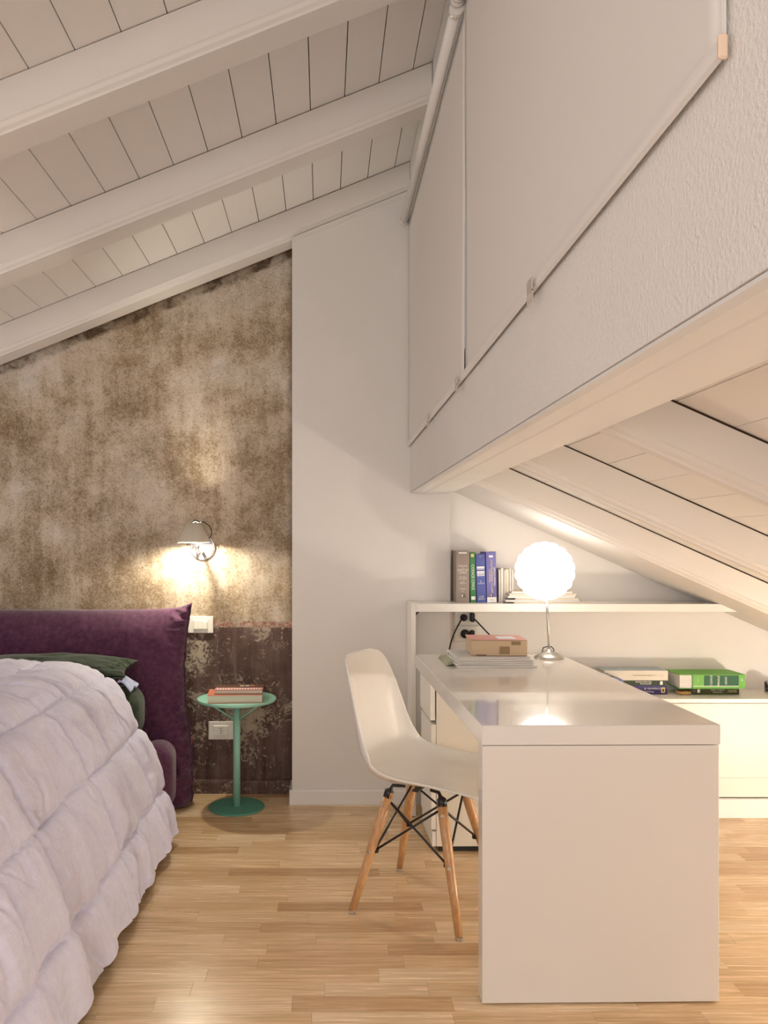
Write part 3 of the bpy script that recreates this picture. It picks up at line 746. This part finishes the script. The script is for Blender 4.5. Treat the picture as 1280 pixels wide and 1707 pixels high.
b4 = book_upright('book', 'violet blue upright book lettered in yellow beside the pale booklets', XP1 + .150, .046, .230, .130, YFb, SZ, (.145, .135, .40), -.022, 'pages', GB)
stxt(b4, 'MANUALE DI', .010, .016, .120, YEL, PI / 2); stxt(b4, 'DIRITTO AMMINISTRATIVO', .0125, .026, .118, YEL, PI / 2); stxt(b4, 'Francesco Caringella', .010, .037, .118, WHT, PI / 2)
sbox(b4, .014, .032, .204, .214, WHT); sbox(b4, .002, .044, .001, .024, WHT); sbox(b4, .016, .030, .026, .040, (.05, .05, .08)); sbox(b4, .018, .023, .028, .038, YEL, 'emblem', -.0008); stxt(b4, '2010', .007, .023, .012, (.2, .2, .2))
xs = XP1 + .206
for i in range(6):
    w = (.008, .012, .009, .014, .008, .010)[i]
    t = thing('booklet', 'thin pale upright booklet, number %s from the violet book' % ('one', 'two', 'three', 'four', 'five', 'six')[i], 'book', (xs, YFb + .006, SZ), 0, 'thin pale booklets on the upper shelf')
    t['label'] = ('cream booklet touching the violet blue book on the upper shelf', 'thicker pale booklet second along from the violet blue book', 'white ribbed booklet third along from the violet blue book', 'thickest pale booklet, fourth along from the violet blue book', 'beige booklet, last but one before the lying papers', 'grey white booklet nearest the lying papers on the shelf')[i]
    t.rotation_euler = (0, -.012 + .006 * (i % 3), 0); hh = (.150, .155, .148, .152, .154, .149)[i]
    bm = B(); box(bm, 0, w, 0, .10, 0, hh, .0012); obj('cover', bm, flat('booklet%d' % (i % 3), ((.66, .58, .46), (.74, .69, .60), (.58, .52, .44))[i % 3]), t)
    bm = B(); box(bm, w * .3, w * .7, -.0006, .0004, .004, hh - .006); obj('spine_fold', bm, M['white_pages'], t)
    xs += w + .0012

def flatbook(name, label, cat, cx, cy, z, w, d, h, rz, cover, pages='pages', group=None, spine=None, paper=False):
    """lying book: spine side (-Y by default) or page side showing"""
    t = thing(name, label, cat, (cx, cy, z), rz, group)
    if paper:
        bm = B(); box(bm, -w / 2, w / 2, -d / 2, d / 2, 0, h, min(.0008, h / 4)); obj('sheets', bm, M[pages], t); 
        bm = B(); box(bm, -w / 2, w / 2, -d / 2, d / 2, h, h + .0005); obj('cover', bm, cover, t); return t
    c = .0022
    bm = B(); box(bm, -w / 2, w / 2, -d / 2, d / 2, 0, c); box(bm, -w / 2, w / 2, -d / 2, d / 2, h - c, h)
    if spine == 'front': box(bm, -w / 2, w / 2, -d / 2 - .0005, -d / 2 + c, c, h - c)
    if spine == 'back': box(bm, -w / 2, w / 2, d / 2 - c, d / 2, c, h - c)
    if spine == 'left': box(bm, -w / 2, -w / 2 + c, -d / 2, d / 2, c, h - c)
    obj('cover', bm, cover, t)
    bm = B(); box(bm, -w / 2 + .003, w / 2 - .003, -d / 2 + .003, d / 2 - .003, c, h - c); obj('page_block', bm, M[pages], t)
    return t
# papers lying right of the booklets
GP = 'papers lying on the upper shelf'
pz = SZ; rr = random.Random(3)
labs = ['long white paper at the bottom of the pile on the upper shelf', 'folded cream brochure second from the bottom of the shelf pile', 'white folder in the lower middle of the shelf paper pile', 'grey magazine in the upper middle of the shelf paper pile', 'pale magazine second from the top of the shelf paper pile', 'grey newspaper on top of the shelf paper pile behind the lamp']
for i, (w, h, dx) in enumerate(((.33, .006, .02), (.33, .009, -.02), (.28, .007, .0), (.30, .009, -.025), (.30, .010, -.02), (.27, .008, -.02))):
    flatbook('magazine', labs[i], 'paper', .995 + dx, 3.612, pz, w, .16, h, rr.uniform(-.04, .04), flat('papertop%d' % (i % 3), ((.78, .74, .68), (.55, .52, .48), (.66, .55, .40))[i % 3]), 'white_pages' if i % 2 else 'pages', GP, paper=True)
    pz += h + .0008

# ============================================================ ON THE DESK
DZ = .7302
GM = 'magazines in the pile on the desk'
pz = DZ; labs = ['bottom white magazine of the pile on the desk', 'second magazine from the bottom of the desk pile', 'middle magazine of the desk pile', 'grey edged magazine fourth in the desk pile', 'top magazine of the desk pile under the cardboard box']
for i, (w, d, h, dx, dy, rz) in enumerate(((.305, .25, .008, .006, .0, .02), (.30, .245, .007, .0, .006, -.015), (.29, .24, .006, .0, .0, .035), (.29, .24, .008, .004, .008, -.01), (.28, .235, .006, -.004, .01, .06))):
    t = flatbook('magazine', labs[i], 'magazine', .657 + dx, 3.165 + dy, pz, w, d, h, rz, flat('magtop%d' % (i % 3), ((.80, .78, .75), (.66, .66, .66), (.76, .72, .66))[i % 3], .3), 'white_pages', GM, paper=True)
    pz += h + .0008
# fanned loose booklet with green edge at the left of the pile
t = thing('brochure', 'green edged brochure leaning on the left side of the desk pile', 'paper', (.475, 3.20, DZ)); 
vs = []; fs = []
for layer in range(5):
    b = len(vs)
    for i in range(6):
        for y_ in (-.11, .11): vs.append((.002 + i * .007 + layer * .002, y_ + layer * .004, .0008 + .0017 * i + layer * .0022))
    for i in range(5): fs.append([b + 2 * i, b + 2 * i + 1, b + 2 * i + 3, b + 2 * i + 2])
o = pyobj('leaves', vs, fs, flat('brochure_green', (.44, .46, .33)), t); md = o.modifiers.new('s', 'SOLIDIFY'); md.thickness = .0008
# cardboard parcel
bxm = flat('cardboard', (.60, .46, .31), .75)
cb = thing('cardboard_box', 'flat tan cardboard parcel with a pink top lying on the desk magazines', 'box', (.690, 3.18, pz + .0005), math.radians(-3))
bm = B(); box(bm, -.108, .108, -.085, .085, 0, .060, .002); obj('carton', bm, bxm, cb)
bm = B(); box(bm, -.112, .106, -.087, .086, .060, .0625); o = obj('lid_flap', bm, flat('pink_card', (.60, .30, .25), .6), cb); o['label'] = 'pinkish red lid'
bm = B(); box(bm, .0, .07, -.06, .03, .0625, .0632); obj('label_patch', bm, flat('paper_label', (.72, .72, .74)), cb)
for x0, x1, z0, z1 in ((.0, .040, .006, .036), (.046, .082, .042, .056)):
    bm = B(); box(bm, x0, x1, -.0857, -.0845, z0, z1); obj('tape_patch', bm, flat('tape_brown', (.29, .20, .10)), cb)
bm = B(); box(bm, -.09, -.05, -.0857, -.0845, .0, .004); obj('tape_patch', bm, flat('tape_dark', (.16, .08, .05)), cb)

# desk lamp
LX, LY = .940, 3.31
dl = thing('table_lamp', 'glowing scalloped globe table lamp on a thin steel stem standing on the desk', 'lamp', (LX, LY, DZ))
bm = B(); lathe(bm, [(0, 0), (.060, 0), (.0605, .003), (.056, .009), (.044, .017), (.028, .024), (.012, .030), (.006, .040), (0, .040)], (0, 0, 0), 40); obj('base', bm, M['steel'], dl, True)
bm = B(); tube(bm, [(0, 0, .035), (-.004, 0, .15), (-.012, 0, .275)], .0048, 14); obj('stem', bm, M['steel'], dl, True)
bm = B(); tube(bm, [(-.012, 0, .258), (-.0125, 0, .30)], .0068, 14); obj('socket', bm, M['chrome'], dl, True)
bm = B(); tube(bm, [(.028, .03, .018), (.030, .032, .032), (.018, .022, .044), (.0, .008, .048), (-.018, .022, .040), (-.02, .03, .020)], .0022, 8); obj('cable_loop', bm, M['rubber'], dl, True)
bm = B(); R = .117; nlat, nlon = 72, 108; rings = []
gc = Vector((-.018, 0, DZ and (at(908, 952, LY).z - DZ)))
for i in range(1, nlat):
    th = PI * i / nlat
    row = []
    for k in range(nlon):
        ph = 2 * PI * k / nlon
        r = R * (1 + .055 * (abs(math.cos(9 * th)) ** .8) * (.55 + .45 * abs(math.cos(8 * ph + (math.floor(9 * th / PI) % 2) * PI / 2))))
        row.append(bm.verts.new(gc + Vector((r * math.sin(th) * math.cos(ph), r * math.sin(th) * math.sin(ph), r * math.cos(th)))))
    rings.append(row)
for a, b in zip(rings, rings[1:]):
    for k in range(nlon): bm.faces.new((a[k], a[(k + 1) % nlon], b[(k + 1) % nlon], b[k]))
bm.faces.new(rings[0]); bm.faces.new(rings[-1])
obj('globe_shade', bm, M['globe'], dl, True)

# lamp on the floor to the right, outside the frame: it lights the cabinet and the low ceiling
fl = thing('floor_lamp', 'low globe lamp on the floor to the right of the desk, beyond the photo edge', 'lamp', (2.50, 2.09, 0))
bm = B(); lathe(bm, [(0, 0), (.07, 0), (.07, .01), (.02, .02), (.012, .075), (0, .075)], (0, 0, 0), 28); obj('base', bm, M['steel'], fl, True)
bm = B(); bmesh.ops.create_uvsphere(bm, u_segments=32, v_segments=20, radius=.06); o = obj('globe_shade', bm, M['floorglobe'], fl, True); o.location = (0, 0, .13)

# ============================================================ WALL LAMP
p = at(338, 913, YB)
wlmp = thing('wall_lamp', 'chrome wall lamp with a small beige cone shade above the side table', 'lamp', (p.x, YB, p.z))
def lathe_y(bm, prof, c, n=40):
    tmp = B(); lathe(tmp, prof, (0, 0, 0), n); tmp.transform(Matrix.Translation(c) @ Matrix.Rotation(PI / 2, 4, 'X'))
    me = bpy.data.meshes.new('x'); tmp.to_mesh(me); tmp.free(); bm.from_mesh(me); bpy.data.meshes.remove(me)
bm = B(); lathe_y(bm, [(0, .0005), (.060, .0005), (.062, .004), (.061, .010), (.055, .014), (.052, .010), (.050, .009), (0, .009)], (0, 0, 0)); obj('wall_plate', bm, M['chrome'], wlmp, True)
YSH = YB - .15; sc = at(323.5, 888, YSH); rel = sc - Vector((p.x, YB, p.z))
bm = B(); top, bot = at(323, 872, YSH).z - p.z, at(323, 903.5, YSH).z - p.z
prof = [(.075, bot), (.0345, top), (.033, top), (.073, bot)]
lathe(bm, prof + [prof[0]], (rel.x, rel.y, 0), 48); obj('shade', bm, M['shade'], wlmp, True)
bm = B(); lathe(bm, [(.0762, bot - .003), (.0762, bot + .002), (.0725, bot + .002), (.0725, bot - .003), (.0762, bot - .003)], (rel.x, rel.y, 0), 48); obj('shade_rim', bm, M['ivory'], wlmp)
# arm: out from the plate, down-turned vertical tube under the shade
zb = at(331, 934, YSH).z - p.z; xa = rel.x + .016
bm = B(); tube(bm, [(.0, -.010, -.02), (.0, -.05, -.022), (xa * .5, -.10, -.03), (xa, rel.y, -.04)], .007, 14); obj('arm', bm, M['chrome'], wlmp, True)
bm = B(); tube(bm, [(xa, rel.y, zb), (xa, rel.y, zb + .004), (xa, rel.y, top - .028)], [.006, .0085, .0085], 16); obj('stem', bm, M['chrome'], wlmp, True)
bm = B(); tube(bm, [(rel.x - .012, rel.y, top - .004), (rel.x + .002, rel.y + .004, top + .012), (rel.x + .022, rel.y + .02, top + .004), (rel.x + .03, rel.y + .03, top - .012)], [.004, .0055, .0055, .004], 12); obj('swivel', bm, M['black'], wlmp, True)
pts = [(rel.x + .024, rel.y + .012, top + .006), (rel.x + .044, rel.y + .02, top + .004), (rel.x + .063, rel.y + .05, top - .010), (rel.x + .072, rel.y + .07, top - .032), (rel.x + .066, rel.y + .10, top - .055), (rel.x + .05, rel.y + .13, top - .072)]
bm = B(); tube(bm, pts, .0022, 8); obj('cord', bm, M['rubber'], wlmp, True)
bm = B(); bmesh.ops.create_uvsphere(bm, u_segments=20, v_segments=12, radius=.016); o = obj('bulb', bm, M['bulb'], wlmp, True); o.location = (rel.x - .012, rel.y, bot + .020)

# ============================================================ BOOKS ON THE SIDE TABLE
TZ = .4995
nb = flatbook('book', 'thick paperback lying on the mint side table under another book', 'book', -.402, 3.60, TZ, .245, .155, .036, math.radians(5), flat('coral_cover', (.62, .20, .12), .4), 'pages', 'paperbacks on the side table', spine='back')
nb2 = flatbook('book', 'pink patterned paperback lying on top of the book on the mint table', 'book', -.385, 3.612, TZ + .0365, .215, .14, .019, math.radians(2), flat('brown_cover', (.16, .075, .05), .4), 'pages', 'paperbacks on the side table', spine='back')
bm = B(); box(bm, -.107, .107, -.072, -.02, .019, .0195); obj('cover_band', bm, flat('pink_band', (.62, .25, .25)), nb2)
for i in range(16):
    bm = B(); box(bm, -.098 + i * .0125, -.092 + i * .0125, -.066, -.026, .0195, .0198); obj('cover_stripe', bm, flat('pale_band', (.80, .70, .66)), nb2)
for i, c_ in enumerate(((.75, .70, .62), (.8, .8, .8), (.62, .22, .10))):
    bm = B(); box(bm, .0 + i * .024, .018 + i * .024, .02, .05, .019, .0195); obj('cover_block', bm, flat('blk%d' % i, c_), nb2)

# ============================================================ LOWER SHELF
CZ = .5232; kk = 3.6 / F
def px(x, Y): return (x - PX) * Y / F
def spine_text(t, body, size, x, z, y, col, rot=0): return text_mesh(body, size, flat('ink' + str(col), col, .5), t, Matrix.Translation((x, y, z)) @ FRONT @ Matrix.Rotation(rot, 4, 'Z'))
GS = 'books stacked on the low cabinet'
YL = 3.60
a = flatbook('book', 'purple book at the bottom of the left stack on the low cabinet', 'book', px(1060, YL), YL + .058, CZ, px(1112, YL) - px(1008, YL), .115, .040, 0, flat('purple_cover', (.045, .03, .15), .6), 'pages', GS, spine='front')
spine_text(a, 'Compendio di', .013, .075, .026, -.0586, WHT, PI); spine_text(a, 'Procedura', .012, .055, .012, -.0586, WHT, PI)
for nm, x0, x1, z0, z1, cc in (('label_patch', .115, .132, .008, .032, YEL), ('emblem', .120, .127, .013, .026, (.03, .03, .05))):
    bm = B(); box(bm, x0, x1, -.0585 - (.0004 if nm == 'emblem' else 0), -.0575, z0, z1); obj(nm, bm, flat('ink' + str(cc), cc), a)
b = flatbook('book', 'dark green book in the middle of the left stack on the low cabinet', 'book', px(1056, YL), YL + .058, CZ + .0403, px(1108, YL) - px(1004, YL), .115, .024, 0, flat('dkgreen_cover', (.022, .038, .016), .6), 'pages', GS, spine='front')
spine_text(b, 'Giurisprudenza', .012, .045, .0165, -.0586, WHT, PI); spine_text(b, 'commentata', .010, .055, .0075, -.0586, WHT, PI); bm = B(); box(bm, .120, .132, -.0588, -.0575, .004, .020); obj('label_patch', bm, flat('ink' + str(WHT), WHT), b)
c = flatbook('book', 'thick cream book with a grey blue cover on top of the left stack', 'book', px(1060, YL), YL + .058, CZ + .0645, px(1113, YL) - px(1007, YL), .118, .044, 0, flat('cream_cover', (.70, .64, .54), .45), 'pages', GS, spine='front')
spine_text(c, 'ISTITUZIONI DI DIRITTO', .009, .035, .022, -.0602, (.30, .27, .22)); spine_text(c, 'O', .010, .118, .022, -.0602, (.45, .40, .32))
bm = B(); box(bm, -.144, .144, -.058, .058, .044, .0446); obj('top_cover', bm, flat('greyblue_cover', (.40, .48, .50), .4), c)
# crumpled magazines left of it
mx = px(1005, 3.56)
for i, (lab, cc, z, dx, hh) in enumerate((('red folder at the bottom of the untidy magazines on the low cabinet', (.42, .05, .04), CZ, .03, .060), ('blue magazine in the untidy heap on the low cabinet', (.10, .16, .42), CZ + .0605, .012, .022), ('dark photo magazine on top of the untidy heap on the low cabinet', (.09, .085, .085), CZ + .083, -.03, .016))):
    tt = thing('magazine', lab, 'magazine', (mx + dx - .03, 3.555, z), math.radians(-4 + 3 * i), 'untidy magazines on the low cabinet')
    vs = []; fs = []; n = 16
    for side in (0, 1):
        for j in range(n + 1):
            for q in range(n + 1):
                u_, v_ = q / n, j / n; e = (.010 * nz(u_ * 4, v_ * 3, i * 5 + 2) + .006 * math.sin(u_ * 7 + i)) * (i > 0) * side
                vs.append((-.11 + .20 * u_, -.05 + .10 * v_, max(.0005, side * (hh + e * .8 * math.sin(PI * u_)))))
    for side in (0, 1):
        b0 = side * (n + 1) ** 2
        for j in range(n):
            for q in range(n):
                f_ = [b0 + j * (n + 1) + q, b0 + j * (n + 1) + q + 1, b0 + (j + 1) * (n + 1) + q + 1, b0 + (j + 1) * (n + 1) + q]; fs.append(f_ if side else f_[::-1])
    b0 = (n + 1) ** 2
    for q in range(n):
        fs.append([q, q + 1, b0 + q + 1, b0 + q]); r0 = n * (n + 1) + q; fs.append([r0 + 1, r0, b0 + r0, b0 + r0 + 1])
        r0 = q * (n + 1); r1 = r0 + n + 1; fs.append([r1, r0, b0 + r0, b0 + r1]); r0 += n; r1 += n; fs.append([r0, r1, b0 + r1, b0 + r0])
    mm = mat('magcover%d' % i, cc, .35); nt = NT(mm); nt.col(nt.mix(step(nt, nt.noise(nt.mapping((9, 30, 9)), 3, 3), .52, .60), cc, (.6, .57, .55) if i == 2 else tuple(min(1, q * 1.6) for q in cc)))
    pyobj('cover', vs, fs, mm, tt, False)
# right stack
d = flatbook('book', 'olive green book under the big green code book on the low cabinet', 'book', (px(1160, YL) + px(1232, YL)) / 2, YL + .06, CZ, px(1232, YL) - px(1160, YL), .118, .0315, 0, flat('olive_cover', (.045, .047, .010), .6), 'pages', GS, spine='front')
spine_text(d, 'codice civile', .013, .0, .020, -.0606, (.6, .6, .5), PI); spine_text(d, 'commentato', .009, .0, .010, -.0606, (.6, .6, .5), PI)
for i in range(7):
    for sgn in (-1, 1):
        bm = B(); box(bm, -.018, .018, -.0004, .0004, -.0007, .0007); o = obj('lattice_line', bm, flat('ink_olive', (.42, .40, .18)), d); o.location = (.052 + i * .005, -.0602, .016); o.rotation_euler = (0, sgn * .8, 0); o.scale = (.5, 1, 1)
bm = B(); box(bm, -.092, -.080, -.0605, -.0595, .008, .024); obj('label_patch', bm, flat('ink' + str(WHT), WHT), d)
gw = px(1236, YL - .03) - px(1153, YL - .03)
e = thing('book', 'big two tone green code book lying on the olive book', 'book', ((px(1127, YL) + px(1236, YL)) / 2, YL + .045, CZ + .032), 0, GS)
W2 = px(1236, YL) - px(1127, YL)
lg, dg_ = flat('leaf_green', (.14, .40, .06), .6), flat('emerald', (.003, .085, .032), .6)
bm = B(); box(bm, -W2 / 2, W2 / 2, -.075, .075, 0, .003); box(bm, -W2 / 2, W2 / 2, -.075, .075, .061, .064); box(bm, -W2 / 2 + .06, W2 / 2, -.077, -.073, 0, .064, .001); obj('cover', bm, lg, e)
bm = B(); box(bm, -W2 / 2 + .004, W2 / 2 - .004, -.072, .070, .003, .061); obj('page_block', bm, M['white_pages'], e)
bm = B(); box(bm, -W2 / 2 + .112, W2 / 2 - .030, -.0778, -.0765, .010, .060); obj('spine_panel', bm, dg_, e)
bm = B(); box(bm, -W2 / 2 + .062, W2 / 2 - .03, -.0783, -.0765, .011, .0135); obj('spine_line', bm, flat('ink' + str(WHT), WHT), e)
for i, s in enumerate(('CODICE', 'PENALE', 'LEGGI')): spine_text(e, s, .013, -.005 + .033 * i, .036, -.0782, WHT, PI / 2)
spine_text(e, 'G', .016, W2 / 2 - .016, .040, -.0775, WHT); spine_text(e, '2011', .010, -W2 / 2 + .085, .040, -.0775, WHT, PI / 2)
# wooden bowl
wbm = flat('honey_wood', (.55, .33, .12), .35)
wbx = px(1140, YL)
wbl = thing('wooden_dish', 'small oval honey wood dish under the overhang of the green code book', 'dish', (wbx, YL + .005, CZ))
bm = B(); lathe(bm, [(0, 0), (.020, 0), (.031, .006), (.035, .014), (.033, .017), (.026, .010), (0, .006)], (0, 0, 0), 32); bmesh.ops.scale(bm, vec=(1, .8, 1), verts=bm.verts); obj('bowl', bm, wbm, wbl, True)
bm = B(); lathe(bm, [(0, .008), (.014, .008), (.016, .013), (.010, .019), (0, .020)], (.006, 0, 0), 20); obj('stone', bm, flat('amber_stone', (.42, .22, .07), .2), wbl, True)
# glass at the right edge
gl = thing('glass_jar', 'small clear glass jar with dark contents at the right edge of the photo', 'jar', (px(1287, YL + .03), YL + .03, CZ))
bm = B(); lathe(bm, [(0, 0), (.028, 0), (.031, .004), (.032, .05), (.030, .052), (.029, .05), (.028, .006), (0, .005)], (0, 0, 0), 28); obj('glass_wall', bm, M['glass'], gl, True)
bm = B(); lathe(bm, [(0, .0055), (.0265, .0065), (.0265, .018), (0, .020)], (0, 0, 0), 24); obj('contents', bm, flat('dark_contents', (.16, .04, .03)), gl)
